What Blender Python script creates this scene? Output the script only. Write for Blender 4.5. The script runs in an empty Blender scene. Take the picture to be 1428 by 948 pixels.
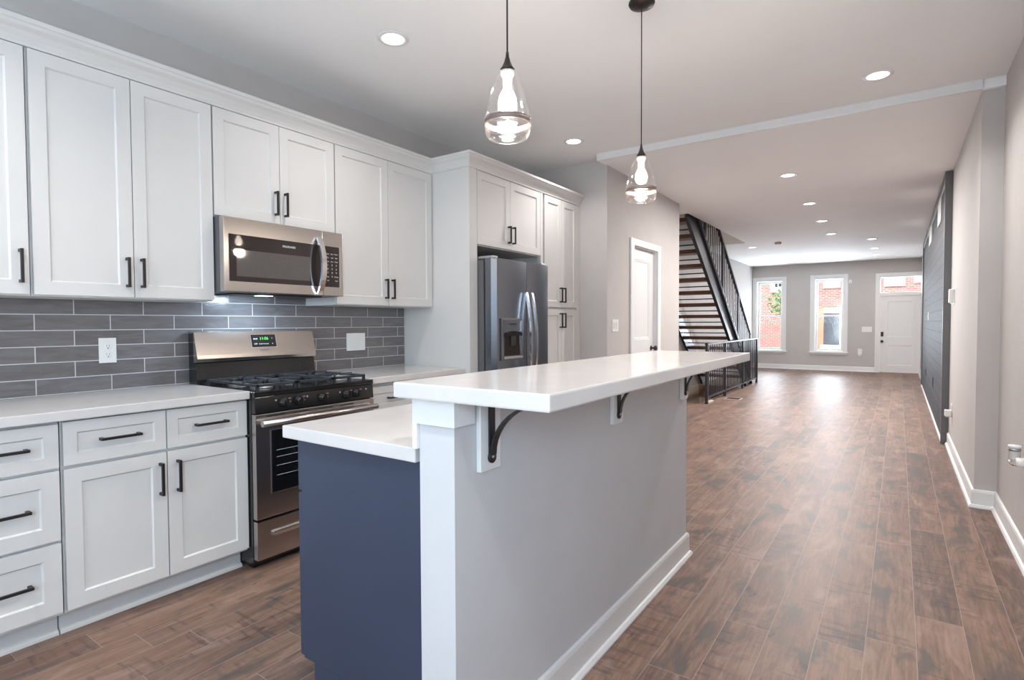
import bpy, bmesh, math, random
from mathutils import Vector, Matrix
random.seed(7)
S = bpy.context.scene
COL = S.collection
R = math.radians
# ------------------------------------------------------------------ camera, world, lights, exposure
FPX, YAW, PITCH, ROLL, CAMH = 776.85, R(34.769), R(1.7303), R(-.238), 1.2486
fw = Vector((-math.sin(YAW)*math.cos(PITCH), math.cos(YAW)*math.cos(PITCH), -math.sin(PITCH)))
rt = Vector((math.cos(YAW), math.sin(YAW), 0)); up = rt.cross(fw)
rt2 = rt*math.cos(ROLL)+up*math.sin(ROLL); up2 = up*math.cos(ROLL)-rt*math.sin(ROLL)
cd = bpy.data.cameras.new('camera'); cam = bpy.data.objects.new('camera', cd); COL.objects.link(cam)
cam.matrix_world = Matrix(((rt2.x, up2.x, -fw.x, 0), (rt2.y, up2.y, -fw.y, 0), (rt2.z, up2.z, -fw.z, CAMH), (0, 0, 0, 1)))
cd.sensor_width = 36; cd.lens = FPX/1428*36; cd.clip_start = .05; cd.clip_end = 200
S.camera = cam
S.view_settings.view_transform = 'Standard'; S.view_settings.look = 'None'
S.view_settings.exposure = 0.13; S.view_settings.gamma = 1; S.view_settings.use_curve_mapping = False
W = bpy.data.worlds.new('sky'); S.world = W; W.use_nodes = True
WORLD = 3.4
W.node_tree.nodes['Background'].inputs[0].default_value = (.80, .90, 1, 1)
W.node_tree.nodes['Background'].inputs[1].default_value = WORLD
def area(name, loc, direction, sx, sy, power, color, spread=180):
    l = bpy.data.lights.new(name, 'AREA'); l.shape = 'RECTANGLE'; l.size = sx; l.size_y = sy
    l.energy = power; l.color = color; l.spread = R(spread)
    o = bpy.data.objects.new(name, l); COL.objects.link(o); o.location = loc
    o.rotation_euler = Vector(direction).to_track_quat('-Z', 'Y').to_euler(); return o
# daylight: glazed rear doors behind the camera, the two street windows and transom at the far end, with added fill lamps among them
area('rear_door_daylight', (-1.45, -2.95, 1.25), (0, 1, .05), 3.0, 2.2, 6, (.50, .74, 1))
area('added_rear_ceiling_fill', (-1.45, -2.9, 1.0), (0, 1, .75), 3.0, 1.6, 17, (.84, .93, 1), 125)  # added upward lamp that brightens the ceiling from the rear
area('added_flash_standin', (.50, -.9, 1.66), (-1, .3, -.05), .7, .75, 44, (.56, .79, 1))  # added lamp standing in for a camera flash, set in an unseen window
for wx in (-2.88, -1.48):
    area('street_window_daylight', (wx, 16.62, 1.4), (0, -1, -.1), .58, 1.75, 7, (.80, .90, 1))
    area('added_hall_ceiling_fill', (wx, 16.6, 1.3), (0, -1, .45), .58, 1.6, 30 if wx < -2 else 42, (.80, .90, 1), 125)  # added upward lamp behind each street window to lift the hall ceiling
area('transom_daylight', (0, 16.62, 2.15), (0, -1, -.3), .8, .35, 8, (.86, .94, 1))
sun = bpy.data.lights.new('sun', 'SUN'); sun.energy = 6; sun.angle = R(3); sun.color = (1, .96, .9)
so = bpy.data.objects.new('sun', sun); COL.objects.link(so); so.rotation_euler = Vector((.3, 1, -1.1)).to_track_quat('-Z', 'Y').to_euler()
CAN_W, PEND_W, CAN_FAR = 10, 10, 58
CANCOL = (1, .95, .92)

# ------------------------------------------------------------------ material helpers
class NT:
    def __init__(s, m): s.t = m.node_tree; s.l = s.t.links
    def n(s, ty, ins=None, **kw):
        x = s.t.nodes.new(ty)
        for k, v in kw.items(): setattr(x, k, v)
        for k, v in (ins or {}).items():
            if hasattr(v, 'is_linked'): s.l.new(v, x.inputs[k])
            else: x.inputs[k].default_value = v
        return x
    def math(s, op, a, b=0.0, c=0.0): return s.n('ShaderNodeMath', {0: a, 1: b, 2: c}, operation=op).outputs[0]
    def mix(s, f, a, b, bt='MIX'):
        x = s.t.nodes.new('ShaderNodeMix'); x.data_type = 'RGBA'; x.blend_type = bt
        for k, v in ((0, f), (6, a), (7, b)):
            if hasattr(v, 'is_linked'): s.l.new(v, x.inputs[k])
            else: x.inputs[k].default_value = v if k == 0 else (*v, 1)[:4]
        return x.outputs[2]
    def ramp(s, f, pts):
        x = s.n('ShaderNodeValToRGB', {0: f}); e = x.color_ramp.elements
        e[0].position, e[0].color = pts[0][0], (*pts[0][1], 1); e[1].position, e[1].color = pts[-1][0], (*pts[-1][1], 1)
        for p, c in pts[1:-1]: q = e.new(p); q.color = (*c, 1)
        return x.outputs[0]
def mat(name, col, rough=.5, metal=0, spec=.5, noise=0, nscale=6, bump=0, bscale=80, aniso=0, coat=0, emis=None, estr=0, stretch=(1, 1, 1)):
    m = bpy.data.materials.new(name); m.use_nodes = True; t = NT(m); b = m.node_tree.nodes['Principled BSDF']
    b.inputs['Base Color'].default_value = (*col, 1); b.inputs['Roughness'].default_value = rough
    b.inputs['Metallic'].default_value = metal; b.inputs['Specular IOR Level'].default_value = spec
    b.inputs['Anisotropic'].default_value = aniso; b.inputs['Coat Weight'].default_value = coat
    tc = t.n('ShaderNodeTexCoord').outputs['Object']
    mp = t.n('ShaderNodeMapping', {0: tc, 'Scale': stretch}).outputs[0]
    if noise:
        nz = t.n('ShaderNodeTexNoise', {'Vector': mp, 'Scale': nscale, 'Detail': 3.0}).outputs[0]
        lo = tuple(c*(1-noise) for c in col); hi = tuple(min(1, c*(1+noise)) for c in col)
        t.l.new(t.ramp(nz, [(.3, lo), (.7, hi)]), b.inputs['Base Color'])
    if bump:
        nz = t.n('ShaderNodeTexNoise', {'Vector': mp, 'Scale': bscale, 'Detail': 2.0}).outputs[0]
        t.l.new(t.n('ShaderNodeBump', {'Height': nz, 'Strength': bump, 'Distance': .002}).outputs[0], b.inputs['Normal'])
    if emis: b.inputs['Emission Color'].default_value = (*emis, 1); b.inputs['Emission Strength'].default_value = estr
    return m
WALL = mat('greige_wall_paint', (.53, .505, .49), .75, bump=.15, bscale=120, noise=.02)
KNEE = mat('light_grey_knee_wall_paint', (.60, .60, .615), .75, bump=.15, bscale=120, noise=.015)
CEIL = mat('ceiling_paint', (.93, .93, .93), .8, noise=.012, nscale=2)
TRIM = mat('white_trim_paint', (.78, .78, .78), .4, noise=.01)
CAB = mat('white_cabinet_lacquer', (.66, .65, .635), .38, noise=.01)
NAVY = mat('navy_cabinet_paint', (.035, .048, .085), .42, noise=.05, nscale=3)
QUARTZ = mat('white_quartz', (.65, .63, .62), .13, noise=.025, nscale=9)
BLACK = mat('matte_black_metal', (.022, .021, .022), .42, .3)
BLKGL = mat('black_enamel', (.015, .014, .014), .12, 0, .6)
IRON = mat('cast_iron', (.035, .037, .045), .5, .2, bump=.3)
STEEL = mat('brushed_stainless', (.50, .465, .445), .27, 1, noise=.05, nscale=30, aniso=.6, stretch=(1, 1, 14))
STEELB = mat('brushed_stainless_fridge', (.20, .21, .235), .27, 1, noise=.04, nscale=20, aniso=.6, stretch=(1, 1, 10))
CHROME = mat('polished_chrome', (.86, .85, .85), .2, 1, noise=.01)
DGREY = mat('dark_grey_side_panel', (.13, .13, .135), .45, .3, noise=.02)
BRONZE = mat('oil_rubbed_bronze', (.05, .04, .038), .4, .7, noise=.08, nscale=20)
BAND = mat('brushed_bronze_band', (.22, .17, .155), .45, .5, noise=.05)
STAIRM = mat('black_painted_steel', (.042, .045, .054), .33, .4, noise=.05)
WOODT = mat('walnut_tread_wood', (.12, .055, .032), .42, noise=.3, nscale=5, stretch=(1, 8, 1))
PLAST = mat('white_plastic', (.82, .82, .80), .35, noise=.005)
TANP = mat('tan_plastic', (.55, .46, .38), .4, noise=.01)
DKWIN = mat('oven_window_glass', (.006, .006, .007), .05, 0, .6)
MWGL = mat('microwave_door_screen', (.10, .09, .085), .06, 0, .5, noise=.1, nscale=200)
MWBLK = mat('microwave_black_glass', (.03, .022, .02), .03, 0, .5)
TXT = mat('white_printing', (.75, .75, .75), .5, noise=.01)
PINK = mat('red_printing', (.6, .25, .25), .5, noise=.01)
LCD = mat('green_display_digits', (.1, .6, .1), .5, emis=(.2, 1, .15), estr=.35)
GLOW = mat('downlight_diffuser', (1, 1, 1), .5, emis=(1, .93, .86), estr=6)
BULB = mat('frosted_lit_bulb', (1, 1, 1), .5, emis=(1, .86, .70), estr=16)
LEDM = mat('cooktop_lamp_lens', (1, 1, 1), .5, emis=(.35, .85, 1), estr=3)
GREENLED = mat('green_indicator', (.1, 1, .5), .5, emis=(.1, 1, .5), estr=2)
DRYB = mat('stairwell_tan_paint', (.58, .48, .39), .7, noise=.05)
CREAM = mat('cream_metal', (.6, .52, .42), .5, noise=.03)
ALU = mat('grey_metal', (.45, .46, .48), .35, .8, noise=.03)
def thin_glass(name, tint, rough=.02, refl=1.0, base=.04):
    m = bpy.data.materials.new(name); m.use_nodes = True; t = NT(m); m.node_tree.nodes.clear()
    fr = t.n('ShaderNodeLayerWeight', {'Blend': .5}).outputs[1]
    k = t.math('MINIMUM', t.math('MULTIPLY_ADD', t.math('POWER', fr, 3.0), refl*.5, base), .8)
    tc = t.n('ShaderNodeTexCoord').outputs['Object']; nz = t.n('ShaderNodeTexNoise', {'Vector': tc, 'Scale': 40.0}).outputs[0]
    bp_ = t.n('ShaderNodeBump', {'Height': nz, 'Strength': .15, 'Distance': .002}).outputs[0]
    a = t.n('ShaderNodeBsdfTransparent', {0: (*tint, 1)}); g = t.n('ShaderNodeBsdfGlossy', {'Color': (1, 1, 1, 1), 'Roughness': rough, 'Normal': bp_})
    mx = t.n('ShaderNodeMixShader', {0: k, 1: a.outputs[0], 2: g.outputs[0]})
    o = t.n('ShaderNodeOutputMaterial', {0: mx.outputs[0]}); return m
SHADE = thin_glass('clear_pendant_glass', (.97, .965, .965), .06, 1.5, .06)
PANE = thin_glass('window_pane_glass', (.97, .98, .98), .01, .6, .03)
HAZEPANE = thin_glass('insect_screen_glass', (.9, .93, .92), .05, .8, .08)

def floor_material():
    m = bpy.data.materials.new('wood_look_plank_floor'); m.use_nodes = True; t = NT(m); b = m.node_tree.nodes['Principled BSDF']
    tc = t.n('ShaderNodeTexCoord').outputs['Object']; sp = t.n('ShaderNodeSeparateXYZ', {0: tc})
    x, y = sp.outputs[0], sp.outputs[1]; PW, PL = .162, 1.2
    xs = t.math('DIVIDE', t.math('ADD', x, 20.016), PW); row = t.math('FLOOR', xs)
    rr = t.n('ShaderNodeTexWhiteNoise', {'W': row}, noise_dimensions='1D').outputs[0]
    ys = t.math('ADD', t.math('DIVIDE', t.math('ADD', y, 20), PL), t.math('MULTIPLY', rr, 3.7)); pl = t.math('FLOOR', ys)
    pid = t.n('ShaderNodeTexWhiteNoise', {'Vector': t.n('ShaderNodeCombineXYZ', {0: row, 1: pl}).outputs[0]}, noise_dimensions='3D')
    pr = pid.outputs[0]
    fx = t.math('FRACT', xs); fy = t.math('FRACT', ys)
    ex = t.math('MULTIPLY', t.math('MINIMUM', fx, t.math('SUBTRACT', 1.0, fx)), PW)
    ey = t.math('MULTIPLY', t.math('MINIMUM', fy, t.math('SUBTRACT', 1.0, fy)), PL)
    seam = t.math('LESS_THAN', t.math('MINIMUM', ex, ey), .0013)
    off = t.math('MULTIPLY', pr, 60)
    def co(sx, sy): return t.n('ShaderNodeCombineXYZ', {0: t.math('MULTIPLY', x, sx), 1: t.math('MULTIPLY', y, sy), 2: off}).outputs[0]
    grain = t.n('ShaderNodeTexNoise', {'Vector': co(55, 3.0), 'Scale': 1.0, 'Detail': 6.0, 'Roughness': .65, 'Distortion': .6}).outputs[0]
    wav = t.n('ShaderNodeTexNoise', {'Vector': co(14, 1.6), 'Scale': 1.0, 'Detail': 3.0, 'Distortion': 2.0}).outputs[0]
    rings = t.math('FRACT', t.math('MULTIPLY', wav, 7.0))
    patch = t.n('ShaderNodeTexNoise', {'Vector': co(8, 2.6), 'Scale': 1.0, 'Detail': 4.0, 'Roughness': .6, 'Distortion': .7}).outputs[0]
    saw = t.n('ShaderNodeTexNoise', {'Vector': co(5, 32), 'Scale': 1.0, 'Detail': 3.0, 'Roughness': .6}).outputs[0]
    sawm = t.n('ShaderNodeTexNoise', {'Vector': co(4, 1.4), 'Scale': 1.0, 'Detail': 1.0}).outputs[0]
    base = t.ramp(grain, [(.25, (.098, .056, .042)), (.5, (.165, .104, .080)), (.75, (.25, .165, .13))])
    ptint = t.ramp(pr, [(0, (.70, .70, .72)), (.35, (1.02, .93, .88)), (.7, (1.05, 1, .95)), (1, (1.25, 1.16, 1.04))])
    c = t.mix(1.0, base, ptint, 'MULTIPLY')
    c = t.mix(t.math('MULTIPLY', t.math('POWER', rings, 5.0), .28), c, (.29, .19, .145))
    lt = t.n('ShaderNodeMapRange', {0: patch, 1: .46, 2: .32}).outputs[0]; c = t.mix(t.math('MULTIPLY', lt, .45), c, (.33, .225, .175))
    dk = t.n('ShaderNodeMapRange', {0: patch, 1: .53, 2: .64}).outputs[0]; c = t.mix(t.math('MULTIPLY', dk, .72), c, (.075, .068, .062))
    knot = t.n('ShaderNodeTexNoise', {'Vector': co(13, 5), 'Scale': 1.0, 'Detail': 3.0, 'Roughness': .7}).outputs[0]
    kn = t.n('ShaderNodeMapRange', {0: knot, 1: .66, 2: .74}).outputs[0]; c = t.mix(t.math('MULTIPLY', kn, .75), c, (.030, .026, .025))
    sw = t.math('MULTIPLY', t.n('ShaderNodeMapRange', {0: saw, 1: .54, 2: .66}).outputs[0], t.n('ShaderNodeMapRange', {0: sawm, 1: .46, 2: .60}).outputs[0])
    c = t.mix(t.math('MULTIPLY', sw, .5), c, (.045, .037, .035))
    c = t.mix(1.0, c, (1.08, 1.12, 1.16), 'MULTIPLY')
    c = t.mix(t.math('MULTIPLY', seam, .8), c, (.34, .26, .22))
    t.l.new(c, b.inputs['Base Color'])
    t.l.new(t.math('MULTIPLY_ADD', grain, .2, .37), b.inputs['Roughness']); b.inputs['Specular IOR Level'].default_value = .22
    h = t.math('ADD', t.math('SUBTRACT', t.math('MULTIPLY', grain, .25), t.math('MULTIPLY', sw, .35)), t.math('MULTIPLY', seam, -1.0))
    lf = t.n('ShaderNodeTexNoise', {'Vector': co(9, 9), 'Scale': 1.0, 'Detail': 2.0}).outputs[0]
    h = t.math('ADD', h, t.math('MULTIPLY', lf, .9))
    t.l.new(t.n('ShaderNodeBump', {'Height': h, 'Strength': .4, 'Distance': .003}).outputs[0], b.inputs['Normal'])
    return m
FLOORM = floor_material()
def tile_material():
    m = bpy.data.materials.new('grey_subway_tile'); m.use_nodes = True; t = NT(m); b = m.node_tree.nodes['Principled BSDF']
    tc = t.n('ShaderNodeTexCoord').outputs['Object']; sp = t.n('ShaderNodeSeparateXYZ', {0: tc})
    y = t.math('ADD', sp.outputs[1], 10*.305-.863); z = t.math('ADD', sp.outputs[2], -1.2993+20*.0763)
    v = t.n('ShaderNodeCombineXYZ', {0: y, 1: z}).outputs[0]
    br = t.n('ShaderNodeTexBrick', {'Vector': v, 'Color1': (0, 0, 0, 1), 'Color2': (1, 1, 1, 1), 'Mortar': (0, 0, 0, 1), 'Scale': 1.0, 'Mortar Size': .0022, 'Mortar Smooth': .1, 'Brick Width': .305, 'Row Height': .0763}, offset=.5, offset_frequency=2, squash=1)
    v2 = t.n('ShaderNodeCombineXYZ', {0: t.math('MULTIPLY', y, 4), 1: t.math('MULTIPLY', z, 22), 2: t.math('MULTIPLY', br.outputs[0], 9)}).outputs[0]
    nz = t.n('ShaderNodeTexNoise', {'Vector': v2, 'Scale': 1.5, 'Detail': 5.0, 'Roughness': .6, 'Distortion': .8}).outputs[0]
    c = t.ramp(nz, [(.25, (.12, .11, .113)), (.5, (.17, .158, .16)), (.8, (.25, .235, .24))])
    c = t.mix(.35, c, t.ramp(br.outputs[0], [(0, (.13, .12, .123)), (1, (.21, .20, .203))]))
    c = t.mix(br.outputs[1], c, (.60, .58, .58)); t.l.new(c, b.inputs['Base Color'])
    t.l.new(t.math('MULTIPLY_ADD', br.outputs[1], .5, .17), b.inputs['Roughness'])
    v3 = t.n('ShaderNodeCombineXYZ', {0: t.math('MULTIPLY', y, 1), 1: t.math('MULTIPLY', z, 3), 2: t.math('MULTIPLY', br.outputs[0], 5)}).outputs[0]
    n2 = t.n('ShaderNodeTexNoise', {'Vector': v3, 'Scale': 9.0, 'Detail': 3.0}).outputs[0]
    h = t.math('SUBTRACT', t.math('MULTIPLY', n2, .9), br.outputs[1])
    t.l.new(t.n('ShaderNodeBump', {'Height': h, 'Strength': .5, 'Distance': .003}).outputs[0], b.inputs['Normal'])
    return m
TILE = tile_material()
def shiplap_material():
    m = mat('grey_shiplap_wood', (.10, .11, .125), .6, spec=.2); t = NT(m); b = m.node_tree.nodes['Principled BSDF']
    tc = t.n('ShaderNodeTexCoord').outputs['Object']; sp = t.n('ShaderNodeSeparateXYZ', {0: tc}); z = sp.outputs[2]; y = sp.outputs[1]
    f = t.math('FRACT', t.math('DIVIDE', z, .125)); e = t.math('MINIMUM', f, t.math('SUBTRACT', 1.0, f)); g = t.math('LESS_THAN', e, .035)
    row = t.math('FLOOR', t.math('DIVIDE', z, .125))
    v = t.n('ShaderNodeCombineXYZ', {0: t.math('MULTIPLY', y, 2), 1: t.math('MULTIPLY', z, 50), 2: row}).outputs[0]
    nz = t.n('ShaderNodeTexNoise', {'Vector': v, 'Scale': 1.0, 'Detail': 5.0}).outputs[0]
    rw = t.n('ShaderNodeTexWhiteNoise', {'W': row}, noise_dimensions='1D').outputs[0]
    c = t.ramp(nz, [(.25, (.03, .034, .042)), (.75, (.075, .08, .092))])
    c = t.mix(t.math('MULTIPLY', rw, .35), c, (.085, .09, .10)); c = t.mix(g, c, (.012, .012, .014)); t.l.new(c, b.inputs['Base Color'])
    t.l.new(t.n('ShaderNodeBump', {'Height': t.math('SUBTRACT', t.math('MULTIPLY', nz, .2), g), 'Strength': .7, 'Distance': .003}).outputs[0], b.inputs['Normal'])
    return m
SHIP = shiplap_material()
def brick_material():
    m = mat('red_brick', (.4, .12, .09), .85); t = NT(m); b = m.node_tree.nodes['Principled BSDF']
    tc = t.n('ShaderNodeTexCoord').outputs['Object']; sp = t.n('ShaderNodeSeparateXYZ', {0: tc})
    v = t.n('ShaderNodeCombineXYZ', {0: t.math('ADD', sp.outputs[0], 20), 1: t.math('ADD', sp.outputs[2], 20)}).outputs[0]
    br = t.n('ShaderNodeTexBrick', {'Vector': v, 'Color1': (.50, .15, .12, 1), 'Color2': (.40, .09, .07, 1), 'Mortar': (.45, .40, .37, 1), 'Scale': 1.0, 'Mortar Size': .008, 'Brick Width': .21, 'Row Height': .075})
    t.l.new(br.outputs[0], b.inputs['Base Color']); return m
BRICK = brick_material()
LEAF = mat('sunlit_leaves', (.13, .24, .10), .6, noise=.4, nscale=5)
BARK = mat('tree_bark', (.12, .09, .07), .8, noise=.2)
STONE = mat('white_painted_stone', (.75, .74, .72), .7, noise=.03)
ORNG = mat('orange_brick_jamb', (.55, .24, .16), .8, noise=.1)
ASPH = mat('street_concrete', (.34, .34, .34), .8, noise=.1)
DOORG = mat('dark_grey_door_paint', (.06, .065, .085), .4, noise=.05)

# ------------------------------------------------------------------ geometry helpers
class MB:
    def __init__(s): s.b = bmesh.new()
    def hexa(s, p, bev=0):
        b = bmesh.new(); v = [b.verts.new(q) for q in p]
        for f in ((0, 3, 2, 1), (4, 5, 6, 7), (0, 1, 5, 4), (1, 2, 6, 5), (2, 3, 7, 6), (3, 0, 4, 7)): b.faces.new([v[i] for i in f])
        bmesh.ops.recalc_face_normals(b, faces=b.faces)
        if bev: bmesh.ops.bevel(b, geom=list(b.edges), offset=bev, segments=2, affect='EDGES', profile=.6)
        s.merge(b); return s
    def merge(s, b):
        me = bpy.data.meshes.new('t'); b.to_mesh(me); b.free(); s.b.from_mesh(me); bpy.data.meshes.remove(me)
    def box(s, x0, x1, y0, y1, z0, z1, bev=0):
        return s.hexa([(x0, y0, z0), (x1, y0, z0), (x1, y1, z0), (x0, y1, z0), (x0, y0, z1), (x1, y0, z1), (x1, y1, z1), (x0, y1, z1)], bev)
    def prism(s, pts, ext, smooth=False):   # polygon points (3D) extruded by a vector
        b = bmesh.new(); e = Vector(ext); a = [b.verts.new(p) for p in pts]; c = [b.verts.new(Vector(p)+e) for p in pts]; n = len(pts)
        b.faces.new(a); b.faces.new(c[::-1])
        for i in range(n): b.faces.new((a[i], a[(i+1) % n], c[(i+1) % n], c[i]))
        bmesh.ops.recalc_face_normals(b, faces=b.faces); s.merge(b); return s
    def tube(s, pts, r, seg=10, cap=True, rf=None):
        b = bmesh.new(); P = [Vector(p) for p in pts]; rings = []
        prev = None
        for i, p in enumerate(P):
            d = (P[min(i+1, len(P)-1)]-P[max(i-1, 0)]).normalized()
            if prev is None: a = d.orthogonal().normalized()
            else: a = (prev-d*prev.dot(d)).normalized()
            prev = a; c = d.cross(a); rr = rf(i/(len(P)-1)) if rf else r
            rings.append([b.verts.new(p+(a*math.cos(q)+c*math.sin(q))*rr) for q in [2*math.pi*k/seg for k in range(seg)]])
        for i in range(len(P)-1):
            for k in range(seg): f = b.faces.new((rings[i][k], rings[i][(k+1) % seg], rings[i+1][(k+1) % seg], rings[i+1][k])); f.smooth = True
        if cap: b.faces.new(rings[0][::-1]); b.faces.new(rings[-1])
        bmesh.ops.recalc_face_normals(b, faces=b.faces); s.merge(b); return s
    def bar(s, pts, w, t, side):   # rectangular section swept; side = direction of width w
        b = bmesh.new(); P = [Vector(p) for p in pts]; sd = Vector(side).normalized(); rings = []
        for i, p in enumerate(P):
            d = (P[min(i+1, len(P)-1)]-P[max(i-1, 0)]).normalized(); n = d.cross(sd).normalized()
            rings.append([b.verts.new(p+sd*w/2*u+n*t/2*v) for u, v in ((-1, -1), (1, -1), (1, 1), (-1, 1))])
        for i in range(len(P)-1):
            for k in range(4): b.faces.new((rings[i][k], rings[i][(k+1) % 4], rings[i+1][(k+1) % 4], rings[i+1][k]))
        b.faces.new(rings[0][::-1]); b.faces.new(rings[-1]); bmesh.ops.recalc_face_normals(b, faces=b.faces); s.merge(b); return s
    def lathe(s, prof, c, seg=32, axis='z', cap=False):
        b = bmesh.new(); rings = []
        for r, h in prof:
            ring = []
            for k in range(seg):
                q = 2*math.pi*k/seg; u, w = r*math.cos(q), r*math.sin(q)
                p = (u, w, h) if axis == 'z' else ((h, u, w) if axis == 'x' else (u, h, w))
                ring.append(b.verts.new(Vector(c)+Vector(p)))
            rings.append(ring)
        for i in range(len(rings)-1):
            for k in range(seg): f = b.faces.new((rings[i][k], rings[i][(k+1) % seg], rings[i+1][(k+1) % seg], rings[i+1][k])); f.smooth = True
        if cap: b.faces.new(rings[0]); b.faces.new(rings[-1][::-1])
        bmesh.ops.recalc_face_normals(b, faces=b.faces); s.merge(b); return s
    def sweep(s, path, prof, sgn=1, z=0, closed=False):   # profile (out, height) along a 2D path, mitred
        b = bmesh.new(); P = [Vector(p) for p in path]; n = len(P); rings = []
        def nrm(i):
            d = (P[(i+1) % n]-P[i]).normalized(); return Vector((d.y, -d.x))*sgn
        for i in range(n):
            if closed or 0 < i < n-1: a, c = nrm(i-1), nrm(i); m = (a+c)/(1+a.dot(c))
            else: m = nrm(0) if i == 0 else nrm(n-2)
            rings.append([b.verts.new((P[i].x+m.x*o, P[i].y+m.y*o, z+h)) for o, h in prof])
        k = len(prof)
        for i in range(n if closed else n-1):
            A, B = rings[i], rings[(i+1) % n]
            for j in range(k): b.faces.new((A[j], A[(j+1) % k], B[(j+1) % k], B[j]))
        if not closed: b.faces.new(rings[0]); b.faces.new(rings[-1][::-1])
        bmesh.ops.recalc_face_normals(b, faces=b.faces); s.merge(b); return s
    def panel(s, o, U, V, N, w, h, t, st=.057, sl=.006, dp=.008, bead=.0, mids=()):
        # shaker leaf: origin o (back lower corner), width dir U, height dir V, outward N; mids = heights (lo,hi) of recessed panels
        o, U, V, N = map(Vector, (o, U, V, N)); b = bmesh.new()
        def q(u, v, n): return b.verts.new(o+U*u+V*v+N*n)
        rec = mids or ((st, h-st),)
        us = [0, st, w-st, w]; vs = [0]+[x for r in rec for x in r]+[h]
        cache = {}
        def g(i, j):
            if (i, j) not in cache: cache[i, j] = q(us[i], vs[j], t)
            return cache[i, j]
        for j in range(len(vs)-1):
            for i in range(3):
                if i == 1 and j % 2 == 1:
                    c = [g(1, j), g(2, j), g(2, j+1), g(1, j+1)]
                    u0, u1, v0, v1 = us[1], us[2], vs[j], vs[j+1]
                    prev = c
                    for ins, dd in (((0.0015, .003), (sl, dp)) if not bead else ((.002, .004), (bead, .006), (bead+.004, dp))):
                        nx = [q(u0+ins, v0+ins, t-dd), q(u1-ins, v0+ins, t-dd), q(u1-ins, v1-ins, t-dd), q(u0+ins, v1-ins, t-dd)]
                        for a in range(4): b.faces.new((prev[a], prev[(a+1) % 4], nx[(a+1) % 4], nx[a]))
                        prev = nx
                    b.faces.new(prev)
                else: b.faces.new((g(i, j), g(i+1, j), g(i+1, j+1), g(i, j+1)))
        B = [q(0, 0, 0), q(w, 0, 0), q(w, h, 0), q(0, h, 0)]; b.faces.new(B[::-1])
        m = len(vs)-1
        b.faces.new([B[0], B[1]]+[g(i, 0) for i in (3, 2, 1, 0)]); b.faces.new([B[2], B[3]]+[g(i, m) for i in (0, 1, 2, 3)])
        b.faces.new([B[3], B[0]]+[g(0, j) for j in range(m+1)]); b.faces.new([B[1], B[2]]+[g(3, j) for j in range(m, -1, -1)])
        bmesh.ops.recalc_face_normals(b, faces=b.faces); s.merge(b); return s
    def text(s, body, o, U, V, size, align='CENTER', depth=.0005):
        cu = bpy.data.curves.new('t', 'FONT'); cu.body = body; cu.size = size; cu.align_x = align; cu.extrude = depth; cu.resolution_u = 2
        ob = bpy.data.objects.new('t', cu); COL.objects.link(ob); dg = bpy.context.evaluated_depsgraph_get()
        me = bpy.data.meshes.new_from_object(ob.evaluated_get(dg)); U, V = Vector(U), Vector(V); N = U.cross(V)
        M = Matrix(((U.x, V.x, N.x, o[0]), (U.y, V.y, N.y, o[1]), (U.z, V.z, N.z, o[2]), (0, 0, 0, 1))); me.transform(M)
        me.materials.clear(); s.b.from_mesh(me); bpy.data.objects.remove(ob); bpy.data.curves.remove(cu); bpy.data.meshes.remove(me); return s
    def build(s, name, m, parent=None):
        me = bpy.data.meshes.new(name); s.b.to_mesh(me); s.b.free(); me.materials.clear(); me.materials.append(m)
        for p in me.polygons: p.material_index = 0
        o = bpy.data.objects.new(name, me); COL.objects.link(o)
        if parent:
            off = Vector((0, 0, 0)); q = parent
            while q: off += q.location; q = q.parent
            me.transform(Matrix.Translation(-off)); o.parent = parent
        return o
def tag(o, label, cat, group=None, kind=None):
    if label: o['label'] = label
    if cat: o['category'] = cat
    if group: o['group'] = group
    if kind: o['kind'] = kind
    return o
def thing(name, loc, label, cat, group=None):
    o = bpy.data.objects.new(name, None); COL.objects.link(o); o.location = loc; o.empty_display_size = .1
    return tag(o, label, cat, group)
def struct(name, mb, m, label=None, cat=None):
    o = mb.build(name, m); o['kind'] = 'structure'; tag(o, label, cat); return o
def copy_tree(o, parent=None):
    c = o.copy(); COL.objects.link(c); c.parent = parent
    for ch in list(o.children): copy_tree(ch, c)
    return c
XW, XC, XU, ZC, ZL, XR, XN, YF = -3.315, -2.667, -2.985, 2.823, 2.763, .43, .546, 16.38

# ------------------------------------------------------------------ the room shell
HX0, HX1, HY0, HY1 = -3.28, -2.50, 8.62, 11.3      # basement stair hole in the floor
f = MB().box(XW-.2, 1.0, -3.2, HY0, -.25, 0).box(HX1, 1.0, HY0, HY1, -.25, 0).box(XW-.2, 1.0, HY1, YF+.3, -.25, 0)
struct('floor', f, FLOORM, 'wood-look brown plank tile floor running the length of the room', 'floor')
OX0, OX1, OY0, OY1 = XW, -2.43, 7.80, 11.37          # stair opening in the lower ceiling
c = MB().box(XW-.2, 1.0, -3.2, 4.77, ZC, ZC+.3).box(XW-.2, -2.34, 4.77, 4.98, ZC, ZC+.3)
c.box(-2.34, 1.0, 4.785, OY0, ZL, ZC+.3).box(XW-.2, -2.34, 4.98, OY0, ZL, ZC+.3)
c.box(OX1, 1.0, OY0, OY1, ZL, ZC+.3).box(XW-.2, 1.0, OY1, YF+.3, ZL, ZC+.3)
struct('ceiling', c, CEIL, 'smooth off-white ceiling with a step down beyond the kitchen', 'ceiling')
struct('trim_1', MB().box(-2.34, XR, 4.768, 4.785, ZL-.002, ZC), TRIM, 'bright white strip along the ceiling step', 'trim')
struct('wall_left', MB().box(XW-.2, XW, -3.2, YF+.3, -2.4, ZC+3), WALL, 'long left greige wall', 'wall')
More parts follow.
